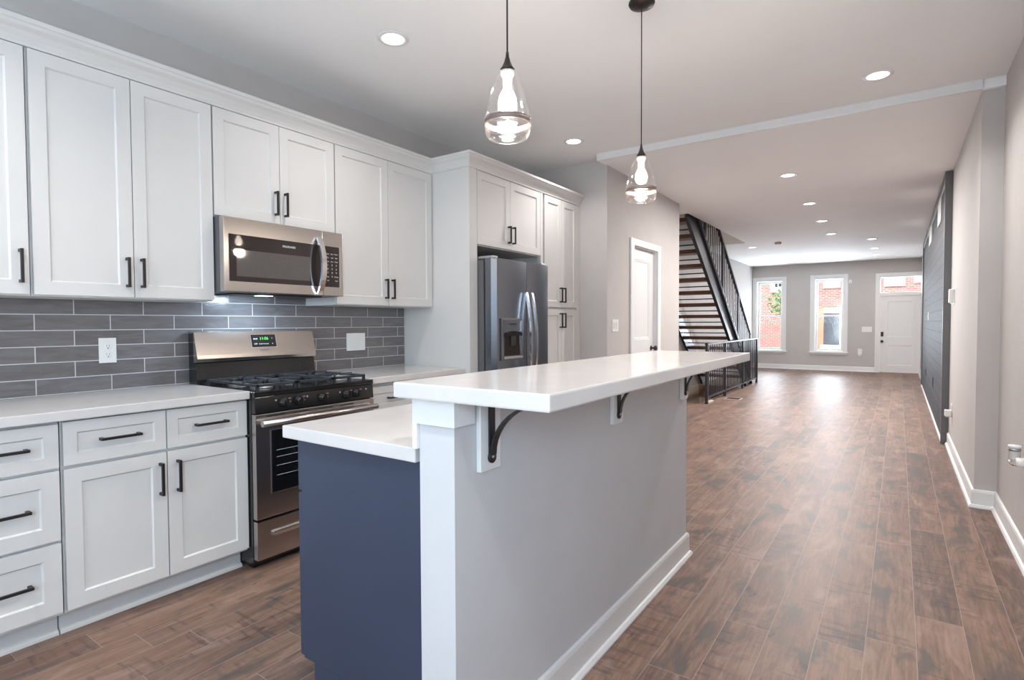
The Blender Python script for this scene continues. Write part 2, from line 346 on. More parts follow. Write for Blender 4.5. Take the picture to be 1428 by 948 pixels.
struct('wall_closet', MB().box(XW, -2.324, 4.965, 5.60, 0, ZC).box(XW, -2.324, 6.31, 7.11, 0, ZC).box(XW, -2.324, 5.60, 6.31, 2.075, ZC).box(XW, -2.42, 5.60, 6.31, 0, 2.075), WALL, 'greige closet block beyond the pantry with a white door in its side', 'wall')
struct('wall_right', MB().box(XR, 1.0, 4.82, YF+.3, 0, ZC), WALL, 'right hallway wall carrying the grey shiplap panel', 'wall')
rw = MB().box(XN, 1.0, -3.2, -1.5, 0, ZC).box(XN, 1.0, -.3, 4.82, 0, ZC).box(XN, 1.0, -1.5, -.3, 0, 1.1).box(XN, 1.0, -1.5, -.3, 2.2, ZC)
struct('wall_near_right', rw, WALL, 'nearest greige wall at the right edge of the photo', 'wall')
struct('wall_back', MB().box(XW, -3.0, -3.2, -3.05, 0, ZC).box(.1, XN, -3.2, -3.05, 0, ZC).box(-3.0, .1, -3.2, -3.05, 2.4, ZC), WALL)
# glazed rear doors behind the camera
g = MB()
for x0 in (-3.0, -1.45): g.box(x0, x0+.09, -3.16, -3.08, 0, 2.4).box(x0+1.46, x0+1.55, -3.16, -3.08, 0, 2.4).box(x0+.09, x0+1.46, -3.16, -3.08, 0, .12).box(x0+.09, x0+1.46, -3.16, -3.08, 2.28, 2.4)
d2 = struct('door_3', g, TRIM)
MB().box(-2.91, -1.54, -3.125, -3.115, .12, 2.28).box(-1.36, .01, -3.125, -3.115, .12, 2.28).build('pane', PANE, d2)
w3 = struct('added_side_window', MB().box(XN+.05, XN+.1, -1.5, -1.43, 1.1, 2.2).box(XN+.05, XN+.1, -.37, -.3, 1.1, 2.2).box(XN+.05, XN+.1, -1.43, -.37, 1.1, 1.17).box(XN+.05, XN+.1, -1.43, -.37, 2.13, 2.2), TRIM)  # unseen window, added to carry the flash stand-in lamp
MB().box(XN+.07, XN+.075, -1.43, -.37, 1.17, 2.13).build('pane', PANE, w3)
# far wall with openings
W1, W2, DR = (-3.235, -2.545, .48, 2.38), (-1.83, -1.135, .48, 2.38), (-.41, .43, 0, 2.36)
fwb = MB()
xs = [XW, W1[0], W1[1], W2[0], W2[1], DR[0], XR]
fwb.box(XW, W1[0], YF, YF+.3, 0, ZL).box(W1[1], W2[0], YF, YF+.3, 0, ZL).box(W2[1], DR[0], YF, YF+.3, 0, ZL)
for w in (W1, W2): fwb.box(w[0], w[1], YF, YF+.3, 0, w[2]).box(w[0], w[1], YF, YF+.3, w[3], ZL)
fwb.box(DR[0], XR, YF, YF+.3, DR[3], ZL)
struct('wall_far', fwb, WALL, 'far greige wall with two tall windows and the front door', 'wall')
def window(name, w, label):
    x0, x1, z0, z1 = w; y = YF
    root = struct(name, MB().box(x0, x0+.035, y, y+.3, z0, z1).box(x1-.035, x1, y, y+.3, z0, z1).box(x0+.035, x1-.035, y, y+.3, z1-.035, z1).box(x0+.035, x1-.035, y, y+.3, z0, z0+.02), TRIM, label, 'window')
    cs = MB(); m = .075
    cs.box(x0-m, x0+.004, y-.02, y-.001, z0-.0, z1+m, .003).box(x1-.004, x1+m, y-.02, y-.001, z0, z1+m, .003).box(x0+.004, x1-.004, y-.02, y-.001, z1-.004, z1+m, .003)
    cs.build('window_casing', TRIM, root)
    MB().box(x0-m-.02, x1+m+.02, y-.06, y-.001, z0-.03, z0-.001, .004).box(x0-m, x1+m, y-.022, y-.001, z0-.075, z0-.031, .003).build('window_sill', TRIM, root)
    zm = z0+.93
    for nm, a, b_, yy, gm in (('upper_sash', zm-.02, z1-.04, y+.20, PANE), ('lower_sash', z0+.025, zm+.02, y+.155, HAZEPANE)):
        s = MB(); fr = .045
        s.box(x0+.04, x0+.04+fr, yy, yy+.04, a, b_).box(x1-.04-fr, x1-.04, yy, yy+.04, a, b_).box(x0+.04+fr, x1-.04-fr, yy, yy+.04, a, a+fr).box(x0+.04+fr, x1-.04-fr, yy, yy+.04, b_-fr, b_)
        so_ = s.build(nm, TRIM, root)
        MB().box(x0+.04+fr, x1-.04-fr, yy+.018, yy+.022, a+fr, b_-fr).build('pane', gm, so_)
    return root
window('window_1', W1, 'left tall sash window in the far wall, brick and tree outside')
window('window_2', W2, 'right tall sash window in the far wall, grey house door outside')
def front_door():
    r = struct('door_1', MB().panel((-.375, YF+.075, .012), (1, 0, 0), (0, 0, 1), (0, -1, 0), .79, 1.865, .045, st=.14, dp=.012, bead=.02, mids=((.165, .665), (.86, 1.735))), TRIM, 'white two-panel front door under a transom in the far wall', 'door')
    MB().box(-.48, -.405, YF-.022, YF-.001, 0, 2.43, .003).box(-.405, XR-.002, YF-.022, YF-.001, 2.36, 2.43, .003).build('door_casing', TRIM, r)
    MB().box(-.41, -.38, YF, YF+.2, 0, 2.36).box(-.38, XR-.002, YF, YF+.2, 2.325, 2.36).box(-.38, XR-.002, YF, YF+.2, 1.882, 1.955).box(.418, XR-.002, YF, YF+.2, 0, 1.88).build('door_frame', TRIM, r)
    MB().box(-.378, XR-.004, YF+.1, YF+.106, 1.957, 2.323).build('transom_pane', PANE, r)
    MB().box(-.362, -.305, YF+.005, YF+.03, .885, 1.0, .006).build('keypad_lock', BLACK, r)['label'] = 'black keypad lock'
    k = MB().lathe([(.001, .03), (.03, .03), (.03, .022), (.012, .018), (.012, -.01), (.028, -.025), (.033, -.04), (.028, -.055), (.001, -.062)], (-.335, YF+.02-.0, .765), 16, 'y')
    k.build('door_knob', BLACK, r)['label'] = 'round black door knob'
front_door()
def closet_door():
    X = -2.324
    r = struct('door_2', MB().panel((X-.075, 5.617, .012), (0, 1, 0), (0, 0, 1), (1, 0, 0), .68, 2.05, .035, st=.115, dp=.011, bead=.02, mids=((.2, .88), (1.05, 1.93))), TRIM, 'white two-panel closet door in the side of the greige closet wall', 'door')
    MB().box(X+.001, X+.02, 5.515, 5.605, 0, 2.14, .004).box(X+.001, X+.02, 6.305, 6.395, 0, 2.14, .004).box(X+.001, X+.02, 5.605, 6.305, 2.07, 2.14, .004).build('door_casing', TRIM, r)
    MB().box(X-.09, X, 5.602, 5.615, 0, 2.074).box(X-.09, X, 6.299, 6.309, 0, 2.074).box(X-.09, X, 5.615, 6.299, 2.064, 2.074).build('door_frame', TRIM, r)
    for z in (.25, 1.05, 1.82): MB().box(X-.042, X-.03, 5.615, 5.64, z-.05, z+.05).build('hinge', BLACK, r)['label'] = 'black hinge'
    MB().lathe([(.001, -.001), (.028, -.001), (.028, .006), (.011, .01), (.011, .035), (.026, .045), (.03, .058), (.024, .07), (.001, .074)], (X-.04, 6.235, .955), 16, 'x').build('door_knob', BRONZE, r)['label'] = 'dark bronze knob'
closet_door()
BASE = [(0, 0), (.028, 0), (.028, .008), (.022, .02), (.014, .024), (.014, .105), (.01, .118), (.004, .122), (0, .122)]
def baseboard(name, path, sgn, label=None): return struct(name, MB().sweep(path, BASE, sgn), TRIM, label, 'baseboard' if label else None)
baseboard('baseboard_right', [(XN-.001, -1), (XN-.001, 4.819), (XR-.001, 4.819), (XR-.001, 7.14)], -1, 'white baseboard on the right wall, stepping round the wall jog')
baseboard('baseboard_far_right', [(XR-.001, 13.50), (XR-.001, YF-.03)], -1, 'white baseboard beyond the shiplap panel beside the front door')
baseboard('baseboard_far', [(XW+.01, YF-.001), (-.482, YF-.001)], 1, 'white baseboard under the two far windows')
baseboard('baseboard_closet', [(-2.323, 4.97), (-2.323, 5.513)], 1, 'short baseboard on the closet wall before the door')
baseboard('baseboard_closet_end', [(-2.323, 6.397), (-2.323, 7.11)], 1, 'short baseboard on the closet wall after the door')
# island knee wall
struct('wall_island', MB().box(-1.045, -.924, 1.072, 2.962, 0, 1.053), KNEE, 'light grey knee wall carrying the raised bar top of the island', 'wall')
baseboard('baseboard_island', [(-1.05, 1.071), (-.923, 1.071), (-.923, 2.963), (-1.045, 2.963)], 1, 'white baseboard around the island knee wall')
tr = MB().box(-1.062, -1.0455, 1.062, 2.962, .916, 1.053).box(-1.0445, -.912, 1.058, 1.0715, .985, 1.053, .001).box(-.9235, -.912, 1.0725, 1.142, .985, 1.053, .001)
struct('trim_2', tr, TRIM, 'white cap trim around the top of the island end post', 'trim')
# stair shaft above the ceiling and basement stairwell
struct('wall_stair_shaft', MB().box(OX1, OX1+.1, OY0, OY1, ZC+.3, 5.2).box(OX0, OX1+.1, OY1, OY1+.1, ZC+.3, 5.2).box(OX0, OX1+.1, OY0-.1, OY0, ZC+.3, 5.2).box(OX0, OX1+.1, OY0-.1, OY1+.1, 5.2, 5.3), WALL)
area('added_shaft_fill', (-2.9, 9.6, 5.15), (0, 0, -1), .6, 2.5, 12, (1, .88, .76))  # invented lamp, added so the closed stair shaft is not dark
sw_ = MB().box(HX0-.03, HX0, HY0, HY1, -2.4, 0).box(HX1, HX1+.03, HY0, HY1, -2.4, -.25).box(HX0, HX1, HY0-.03, HY0, -2.4, -.25).box(HX0, HX1, HY1, HY1+.03, -2.4, -.25).box(HX0, HX1, HY0, HY1, -2.45, -2.4)
struct('wall_stairwell', sw_, DRYB, 'tan drywall inside the basement stair opening', 'wall')
struct('trim_3', MB().box(-2.44, -2.43, OY0-.02, OY0, ZL-.001, ZL+.05).box(OX0, -2.43, OY0, OY0+.012, ZL-.002, ZL+.3), TRIM)

# ------------------------------------------------------------------ cabinets (run along the left wall, facing +x)
def pull(parent, x, y, z, L, vertical=True, n=1):
    b = MB(); t = .011
    if vertical:
        b.box(x+.024, x+.035, y-t/2, y+t/2, z-L/2, z+L/2, .0015)
        for s in (-1, 1): b.box(x, x+.026, y-t/2, y+t/2, z+s*(L/2-.007)-.006, z+s*(L/2-.007)+.006)
    else:
        b.box(x+.024, x+.035, y-L/2, y+L/2, z-t/2, z+t/2, .0015)
        for s in (-1, 1): b.box(x, x+.026, y+s*(L/2-.007)-.006, y+s*(L/2-.007)+.006, z-t/2, z+t/2)
    return b.build('handle', BLACK, parent)
def leaf(parent, name, xf, y0, y1, z0, z1, m=CAB, st=.057):
    return MB().panel((xf-.02, y0, z0), (0, 1, 0), (0, 0, 1), (1, 0, 0), y1-y0, z1-z0, .02, st=st).build(name, m, parent)
def upper(y0, y1, z0, z1, doors, label, xf=XU, group='white wall cabinets', xb=XW):
    r = thing('wall_cabinet', (xb, y0, z0), label, 'cabinet', group)
    MB().box(xb+.002, xf-.0215, y0+.0008, y1-.0008, z0, z1).build('body', CAB, r)
    for a, b_, side in doors:
        d = leaf(r, 'door', xf, a, b_, z0+.006, z1-.006); y = b_-.029 if side == 'R' else a+.029
        pull(d, xf, y, z0+.122, .14)
    return r
upper(.29, .776, 1.372, 2.405, [(.293, .768, 'R')], 'tall white wall cabinet cut off by the left edge of the photo')
upper(.776, 1.536, 1.372, 2.405, [(.783, 1.156, 'R'), (1.160, 1.533, 'L')], 'tall white two-door wall cabinet left of the microwave')
upper(1.537, 2.311, 1.825, 2.405, [(1.542, 1.923, 'R'), (1.927, 2.308, 'L')], 'short white two-door cabinet directly above the microwave')
upper(2.312, 3.222, 1.372, 2.405, [(2.317, 2.763, 'R'), (2.767, 3.216, 'L')], 'tall white two-door wall cabinet right of the microwave')
# tall surround of the fridge + cabinet over it
XT = -2.62
r = thing('refrigerator_surround', (XW, 3.225, 0), 'tall white end panel and cupboard framing the stainless refrigerator', 'cabinet')
MB().box(XW+.002, XT, 3.226, 3.245, 0, 2.405).build('side_panel', CAB, r)
MB().box(XT-.06, XT, 3.246, 3.318, 0, 2.405).build('filler_strip', CAB, r)
MB().box(XW+.002, XT-.022, 3.3185, 4.226, 1.84, 2.405).build('body', CAB, r)
MB().box(XT-.04, XT, 4.227, 4.262, 0, 2.405).build('filler_strip', CAB, r)
for a, b_, s in ((3.322, 3.757, 'R'), (3.761, 4.222, 'L')):
    d = leaf(r, 'door', XT, a, b_, 1.848, 2.400); pull(d, XT, b_-.029 if s == 'R' else a+.029, 1.965, .14)
r = thing('pantry_cabinet', (XW, 4.263, 0), 'tall narrow white pantry cabinet right of the refrigerator', 'cabinet')
MB().box(XW+.002, XT-.0215, 4.2635, 4.945, .10, 2.405).box(XT-.02, XT-.001, 4.9, 4.963, 0, 2.405).box(XW+.002, XT-.09, 4.2635, 4.945, 0, .099).build('body', CAB, r)
for a, b_, s in ((4.295, 4.595, 'R'), (4.599, 4.899, 'L')):
    d = leaf(r, 'door', XT, a, b_, 1.395, 2.400); pull(d, XT, b_-.029 if s == 'R' else a+.029, 1.51, .14)
    d = leaf(r, 'door', XT, a, b_, .115, 1.375); pull(d, XT, b_-.029 if s == 'R' else a+.029, 1.272, .14)
crown = [(0, 0), (.006, 0), (.006, .012), (.014, .03), (.028, .052), (.044, .066), (.05, .078), (.056, .082), (.056, .1), (0, .1)]
cr = MB().sweep([(XU-.012, .29), (XU-.012, 3.2255), (XT-.002, 3.2255), (XT-.002, 4.962)], crown, 1, 2.4055)
cr.box(XW+.002, XU-.013, .29, 3.2, 2.4055, 2.42)
tag(cr.build('crown_moulding', CAB), 'white crown moulding running along the tops of the kitchen cabinets', 'moulding')
# base cabinets
XB = -2.692
def base_unit(y0, y1, label, doors=(), drawers=()):
    r = thing('base_cabinet', (XW, y0, 0), label, 'cabinet', 'white base cabinets')
    MB().box(XW+.002, XB-.0215, y0+.0008, y1-.0008, .10, .873).build('body', CAB, r)
    MB().box(XB-.11, XB-.09, y0+.0008, y1-.0008, 0, .0995).build('toe_kick', CAB, r)
    MB().prism([(XB-.0895, y0+.001, 0), (XB-.072, y0+.001, 0), (XB-.073, y0+.001, .01), (XB-.080, y0+.001, .018), (XB-.0895, y0+.001, .02)], (0, y1-y0-.002, 0)).build('shoe_moulding', CAB, r)
    for a, b_, z0, z1, s in doors:
        d = leaf(r, 'door', XB, a, b_, z0, z1); pull(d, XB, b_-.028 if s == 'R' else a+.04, z1-.115, .145)
    for a, b_, z0, z1 in drawers:
        d = leaf(r, 'drawer', XB, a, b_, z0, z1, st=.045 if z1-z0 < .2 else .057); pull(d, XB, (a+b_)/2+.006, (z0+z1)/2+.002, .15, False)
    return r
base_unit(.17, .772, 'white three-drawer base cabinet at the left edge of the photo', drawers=[(.415, .766, .69, .862), (.415, .766, .405, .678), (.415, .766, .118, .393)])
base_unit(.775, 1.5355, 'white base cabinet with two doors and two drawers left of the range', [(.781, 1.155, .115, .678, 'R'), (1.160, 1.532, .115, .678, 'L')], [(.781, 1.155, .692, .866), (1.160, 1.532, .692, .866)])
base_unit(2.306, 3.222, 'white base cabinet with black pulls right of the range', [(2.312, 2.762, .115, .678, 'R'), (2.766, 3.216, .115, .678, 'L')], [(2.312, 2.762, .692, .852), (2.766, 3.216, .692, .852)])
tag(MB().box(XW+.002, XC, .17, 1.5365, .8745, .914, .004).build('countertop', QUARTZ), 'white quartz countertop left of the range', 'countertop', 'quartz wall counters')
tag(MB().box(XW+.002, XC, 2.3055, 3.224, .8745, .914, .004).build('countertop', QUARTZ), 'white quartz countertop between range and refrigerator', 'countertop', 'quartz wall counters')
tb = MB().box(XW+.0005, XW+.009, .17, 1.537, .9145, 1.371).box(XW+.0005, XW+.009, 1.537, 2.311, .9, 1.43).box(XW+.0005, XW+.009, 2.311, 3.2245, .9145, 1.371)
tag(tb.build('tile_backsplash', TILE), 'long grey subway tiles with light grout behind the counters', 'backsplash')

def outlet_face(b, x, y, z, horiz=False): pass
r = thing('power_outlet', (XW+.009, 1.152, 1.12), 'white duplex outlet on grey tile left of the range', 'outlet')
MB().box(XW+.0095, XW+.014, 1.114, 1.19, 1.056, 1.182, .001).build('cover_plate', PLAST, r)
for zc in (1.139, 1.097):
    s = MB().lathe([(.001, .0035), (.0155, .0035), (.017, .002), (.017, 0)], (XW+.014, 1.152, zc), 20, 'x').build('socket', PLAST, r)
    MB().box(XW+.0174, XW+.0178, 1.145, 1.1466, zc-.001, zc+.008).box(XW+.0174, XW+.0178, 1.157, 1.1586, zc-.001, zc+.007).box(XW+.0174, XW+.0178, 1.150, 1.1545, zc-.011, zc-.0065).build('slot', BLACK, s)
r = thing('power_outlet', (XW+.009, 2.73, 1.115), 'white double-gang outlet plate on tile right of the range', 'outlet')
MB().box(XW+.0095, XW+.014, 2.645, 2.815, 1.052, 1.180, .001).build('cover_plate', PLAST, r)
for yc in (2.69, 2.77): MB().box(XW+.0141, XW+.0165, yc-.017, yc+.017, 1.083, 1.15, .001).build('socket', PLAST, r)

# ------------------------------------------------------------------ gas range
def gas_range():
    y0, y1 = 1.5385, 2.3035; yc = (y0+y1)/2
    r = thing('gas_range', (-2.98, yc, 0), 'stainless and black gas range between the white base cabinets', 'range')
    MB().box(-3.29, -2.665, y0, y1, .03, .895).box(-2.75, -2.70, y0+.02, y1-.02, 0, .03).box(-3.2, -3.15, y0+.02, y1-.02, 0, .03).build('body', BLKGL, r)
    # cooktop deck with raised lip
    MB().box(-3.24, -2.633, y0, y1, .896, .909, .003).box(-2.655, -2.632, y0, y1, .882, .8955, .002).build('cooktop', BLKGL, r)
    # backguard
    sec = [(-3.29, .90), (-3.20, .90), (-3.215, 1.03), (-3.235, 1.04), (-3.235, 1.2), (-3.29, 1.2)]
    MB().prism([(x, y0+.001, z) for x, z in sec], (0, y1-y0-.002, 0)).build('backguard_base', BLKGL, r)
    sec = [(-3.234, 1.036), (-3.198, 1.036), (-3.192, 1.055), (-3.196, 1.075), (-3.228, 1.204), (-3.29, 1.212), (-3.29, 1.201), (-3.234, 1.201)]
    bg = MB().prism([(x, y0, z) for x, z in sec], (0, y1-y0, 0)).build('backguard', STEEL, r)
    # display on the slanted face
    def sl(z): return -3.196-(z-1.075)/(.129)*.032
    za, zb = 1.105, 1.188
    V = Vector((sl(zb)-sl(za), 0, zb-za)).normalized(); U = Vector((0, 1, 0)); N = U.cross(V)
    def on(y, z, o): p = Vector((sl(z), y, z)); return p+N*o
    b = MB().hexa([on(1.86, za, .0005), on(2.03, za, .0005), on(2.03, zb, .0005), on(1.86, zb, .0005), on(1.86, za, .003), on(2.03, za, .003), on(2.03, zb, .003), on(1.86, zb, .003)])
    dp = b.build('display_bezel', CHROME, r)
    b = MB().hexa([on(1.865, za+.004, .003), on(2.025, za+.004, .003), on(2.025, zb-.004, .003), on(1.865, zb-.004, .003), on(1.865, za+.004, .004), on(2.025, za+.004, .004), on(2.025, zb-.004, .004), on(1.865, zb-.004, .004)])
    MBs = b.build('display', BLKGL, r)
    MB().text('11:06', on(1.947, 1.152, .0045), U, V, .026).build('digits', LCD, MBs)
    for tx, ty, tz, ts in (('BAKE', 1.892, 1.155, .011), ('OFF', 1.89, 1.124, .012), ('START', 1.925, 1.124, .010), ('CLOCK', 1.957, 1.124, .010), ('^', 2.0, 1.153, .018), ('v', 2.0, 1.125, .014)):
        MB().text(tx, on(ty, tz, .0045), U, V, ts).build('key_label', TXT, MBs)
    MB().text('FRIGIDAIRE', on(1.945, 1.088, .0006), U, V, .012).build('lettering', DGREY, r)
    # control panel (tilted a little) and knobs
    MB().hexa([(-2.70, y0+.002, .80), (-2.628, y0+.002, .80), (-2.628, y1-.002, .80), (-2.70, y1-.002, .80), (-2.70, y0+.002, .881), (-2.636, y0+.002, .881), (-2.636, y1-.002, .881), (-2.70, y1-.002, .881)], .003).build('control_panel', BLKGL, r)
    for y in (1.700, 1.785, 1.935, 2.100, 2.170):
        k = MB().lathe([(.001, -.002), (.026, -.002), (.026, .006), (.022, .010), (.020, .026), (.017, .030), (.001, .030)], (-2.631, y, .842), 24, 'x').box(-2.605, -2.593, y-.006, y+.006, .822, .862, .002)
        kn = k.build('knob', BLKGL, r)
        MB().text('LITE', (-2.6295, y+.033, .856), (0, 1, 0), (0, 0, 1), .009).build('dial_mark', PINK, kn); MB().text('HI', (-2.6295, y+.035, .838), (0, 1, 0), (0, 0, 1), .009).build('dial_mark', PINK, kn)
    for y in (1.655, 1.84, 2.055, 2.245): MB().text('o', (-2.6305, y, .853), (0, 1, 0), (0, 0, 1), .018).build('burner_mark', TXT, r)
    # grates: three cast iron frames
    gw = (y1-y0-.06)/3
    for i in range(3):
        a = y0+.03+gw*i+.004; b_ = a+gw-.008; b = MB(); x0, x1 = -3.17, -2.665; z0, z1 = .9285, .9425; t_ = .014
        for yy in (a, b_-t_): b.box(x0, x1, yy, yy+t_, z0, z1, .002)
        for xx in (x0, (x0+x1)/2-t_/2, x1-t_): b.box(xx, xx+t_, a, b_, z0, z1, .002)
        ym = (a+b_)/2
        for xm in (x0+.13, x1-.13):
            for k in range(4 if i != 1 else 6):
                an = math.pi/4+k*math.pi/2 if i != 1 else k*math.pi/3
                dx, dy = math.cos(an), math.sin(an)
                b.bar([(xm+dx*.028, ym+dy*.028, z1+.001), (xm+dx*.085, ym+dy*.085, z1+.001)], .009, .013, (-dy, dx, 0))
            b.bar([(xm, a, z1), (xm, ym-.03, z1)], .009, .012, (1, 0, 0)).bar([(xm, ym+.03, z1), (xm, b_, z1)], .009, .012, (1, 0, 0))
        for xx in (x0, x1-t_):
            for yy in (a, b_-t_, ym-t_/2): b.box(xx, xx+t_, yy, yy+t_, .909, z0)
        b.build('grate', IRON, r)
    for xx, yy, rr in ((-3.03, y0+.14, .038), (-2.80, y0+.14, .045), (-3.03, y1-.14, .035), (-2.80, y1-.14, .05), (-2.915, yc, .04)):
        bu = MB().lathe([(.001, 0), (rr+.012, 0), (rr+.01, .007), (rr, .009), (.001, .009)], (xx, yy, .9092), 24).build('burner', ALU, r)
        MB().lathe([(.001, .0092), (rr-.003, .0092), (rr-.002, .015), (rr-.008, .018), (.001, .018)], (xx, yy, .9092), 24).build('burner_cap', IRON, bu)
    # oven door
    d = MB().box(-2.664, -2.628, y0+.002, y1-.002, .262, .795, .004).build('oven_door', STEEL, r)
    MB().box(-2.6278, -2.6262, 1.625, 2.215, .386, .705).build('window', DKWIN, d)
    wf = MB()
    for a_, b__, c_, e_ in ((1.619, 1.625, .38, .711), (2.215, 2.221, .38, .711), (1.625, 2.215, .38, .386), (1.625, 2.215, .705, .711)): wf.box(-2.6279, -2.6255, a_, b__, c_, e_)
    wf.build('window_frame', CHROME, d)
    sl_ = MB()
    for k in range(4): sl_.box(-2.6279, -2.627, 1.60+k*.15, 1.70+k*.15, .7775, .7825)
    sl_.build('vent_slots', BLACK, d)
    rk = MB()
    for z in (.47, .52, .565, .6): rk.tube([(-2.6255, 1.65, z), (-2.6255, 2.19, z)], .0012, 6)
    rk.build('oven_rack', ALU, d)
    MB().tube([(-2.585, y0+.012, .752), (-2.585, y1-.012, .752)], .0155, 16).box(-2.628, -2.588, y0+.03, y0+.055, .743, .761).box(-2.628, -2.588, y1-.055, y1-.03, .743, .761).build('door_handle', STEEL, d)
    d = MB().box(-2.664, -2.628, y0+.002, y1-.002, .055, .252, .004).build('drawer', STEEL, r)
    MB().box(-2.6275, -2.614, 1.62, 2.22, .165, .190, .006).build('drawer_handle', CHROME, d)
gas_range()

# ------------------------------------------------------------------ microwave
def microwave():
    y0, y1, z0, z1, xf = 1.5425, 2.3055, 1.418, 1.8225, -2.905
    r = thing('microwave', (-3.1, (y0+y1)/2, z0), 'stainless over-the-range microwave with curved chrome handle', 'microwave')
    MB().box(XW+.012, -2.952, y0, y1, z0+.003, z1-.001).build('body', DGREY, r)
    MB().box(-3.20, -2.98, 1.65, 2.2, z0-.004, z0+.0025).build('underside_grille', BLACK, r)
    MB().box(-3.06, -3.0, 1.80, 1.88, z0-.008, z0-.0042).build('cooktop_lamp', LEDM, r)
    d = MB().box(-2.951, xf, y0+.002, 2.157, z0+.004, z1-.004, .004).build('door', STEEL, r)
    MB().box(xf+.0003, xf+.002, 1.572, 2.150, 1.478, 1.728).build('door_glass', MWBLK, d)
    MB().box(xf+.0022, xf+.003, 1.612, 2.062, 1.506, 1.648).build('viewing_screen', MWGL, d)
    MB().text('FRIGIDAIRE', (xf+.0022, 1.925, 1.688), (0, 1, 0), (0, 0, 1), .0165).build('lettering', TXT, d)
    p = []
    for k in range(17):
        t = k/16; p.append((xf+.006+.052*math.sin(math.pi*t)**.75, 2.122, 1.772-t*.342))
    MB().bar(p, .032, .014, (0, 1, 0)).build('door_handle', CHROME, d)
    c = MB().box(-2.951, xf, 2.159, y1, z0+.004, z1-.004, .004).build('control_panel', STEEL, r)
    kp = MB().box(xf+.0003, xf+.002, 2.166, 2.275, 1.478, 1.728).build('keypad', MWBLK, c)
    t = MB(); U, V = (0, 1, 0), (0, 0, 1)
    rows = [('Auto', 'Easy', 'Power'), ('1s', 'Soft', 'Melt'), ('Fish', 'Rice', 'Clock'), ('1', '2', '3'), ('4', '5', '6'), ('7', '8', '9'), ('Set', '0', 'START'), ('Off', '', 'Vent')]
    for j, row in enumerate(rows):
        for i, s_ in enumerate(row):
            if s_: t.text(s_, (xf+.0022, 2.190+i*.031, 1.678-j*.0235), U, V, .0155 if len(s_) < 3 else .0105)
    t.build('key_printing', TXT, kp)
    MB().box(xf+.0003, xf+.002, 2.277, 2.280, 1.474, 1.732).build('keypad_edge', CHROME, c)
microwave()
area('microwave_cooktop_lamp', (-3.06, 1.84, 1.40), (-.25, 0, -1), .12, .06, 3, (.6, .8, 1))

# ------------------------------------------------------------------ refrigerator
def fridge():
    y0, y1, xf = 3.325, 4.112, -2.455; zt = 1.735; ys = 3.762
    r = thing('refrigerator', (-2.9, (y0+y1)/2, 0), 'stainless side-by-side refrigerator with water dispenser in its left door', 'refrigerator')
    MB().box(-3.25, -2.565, y0, y1, .03, zt-.01).box(-3.2, -2.6, y0+.03, y1-.03, 0, .0295).build('body', DGREY, r)
    MB().box(-2.5645, -2.552, y0+.006, y1-.006, .06, zt-.012).build('gasket', BLACK, r)
    MB().box(-2.5645, -2.52, y0+.01, y1-.01, .0, .05).build('kick_grille', BLACK, r)
    for a, b in ((y0, ys-.002), (ys+.002, y1)):
        # bowed, round-cornered door slab in plan
        pts = [(-2.551, a), (-2.551, b)]
        n = 14; w = b-a
        front = []
        for k in range(n+1):
            t = k/n; u = a+w*t
            edge = (t*w if a == y0 else (1-t)*w)
            x = xf-.012*(2*t-1)**2 - (0 if edge > .03 else .03*(1-math.sqrt(max(0, 1-((.03-edge)/.03)**2))))
            front.append((x, u))
        pts += front[::-1]
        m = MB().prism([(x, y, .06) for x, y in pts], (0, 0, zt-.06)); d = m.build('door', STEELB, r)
        hy = ys-.04 if a == y0 else ys+.04
        hp = []
        for k in range(21):
            t = k/20; hp.append((xf+.012+.048*math.sin(math.pi*t)**.8, hy, 1.49-t*.78))
        MB().bar(hp, .024, .016, (0, 1, 0)).build('door_handle', CHROME, d)
        if a == y0:
            ya, yb = 3.395, 3.665
            MB().box(xf-.004, xf+.010, ya, yb, .965, 1.285, .003).build('dispenser_frame', DGREY, d)
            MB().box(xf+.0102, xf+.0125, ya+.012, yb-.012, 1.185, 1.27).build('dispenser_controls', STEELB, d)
            MB().box(xf+.0102, xf+.011, ya+.025, yb-.025, 1.0, 1.165).build('dispenser_recess', MWBLK, d)
            MB().prism([(xf+.0115, ya+.015, 1.15), (xf+.0115, yb-.015, 1.15), (xf+.0115, yb-.03, 1.178), (xf+.0115, (ya+yb)/2, 1.19), (xf+.0115, ya+.03, 1.178)], (.014, 0, 0)).build('dispenser_hood', BLKGL, d)
            MB().box(xf+.0112, xf+.022, 3.50, 3.56, 1.075, 1.149, .004).build('dispenser_paddle', BLACK, d)
            MB().box(xf+.0112, xf+.026, ya+.015, yb-.015, .975, .993, .003).build('drip_tray', ALU, d)
            MB().text('FRIGIDAIRE', (xf+.0127, (ya+yb)/2, 1.235), (0, 1, 0), (0, 0, 1), .02).build('lettering', MWBLK, d)
    for y in (y0+.045, y1-.045): MB().box(-2.63, -2.49, y-.035, y+.035, zt+.0005, zt+.02, .006).build('hinge_cover', ALU, r)
fridge()

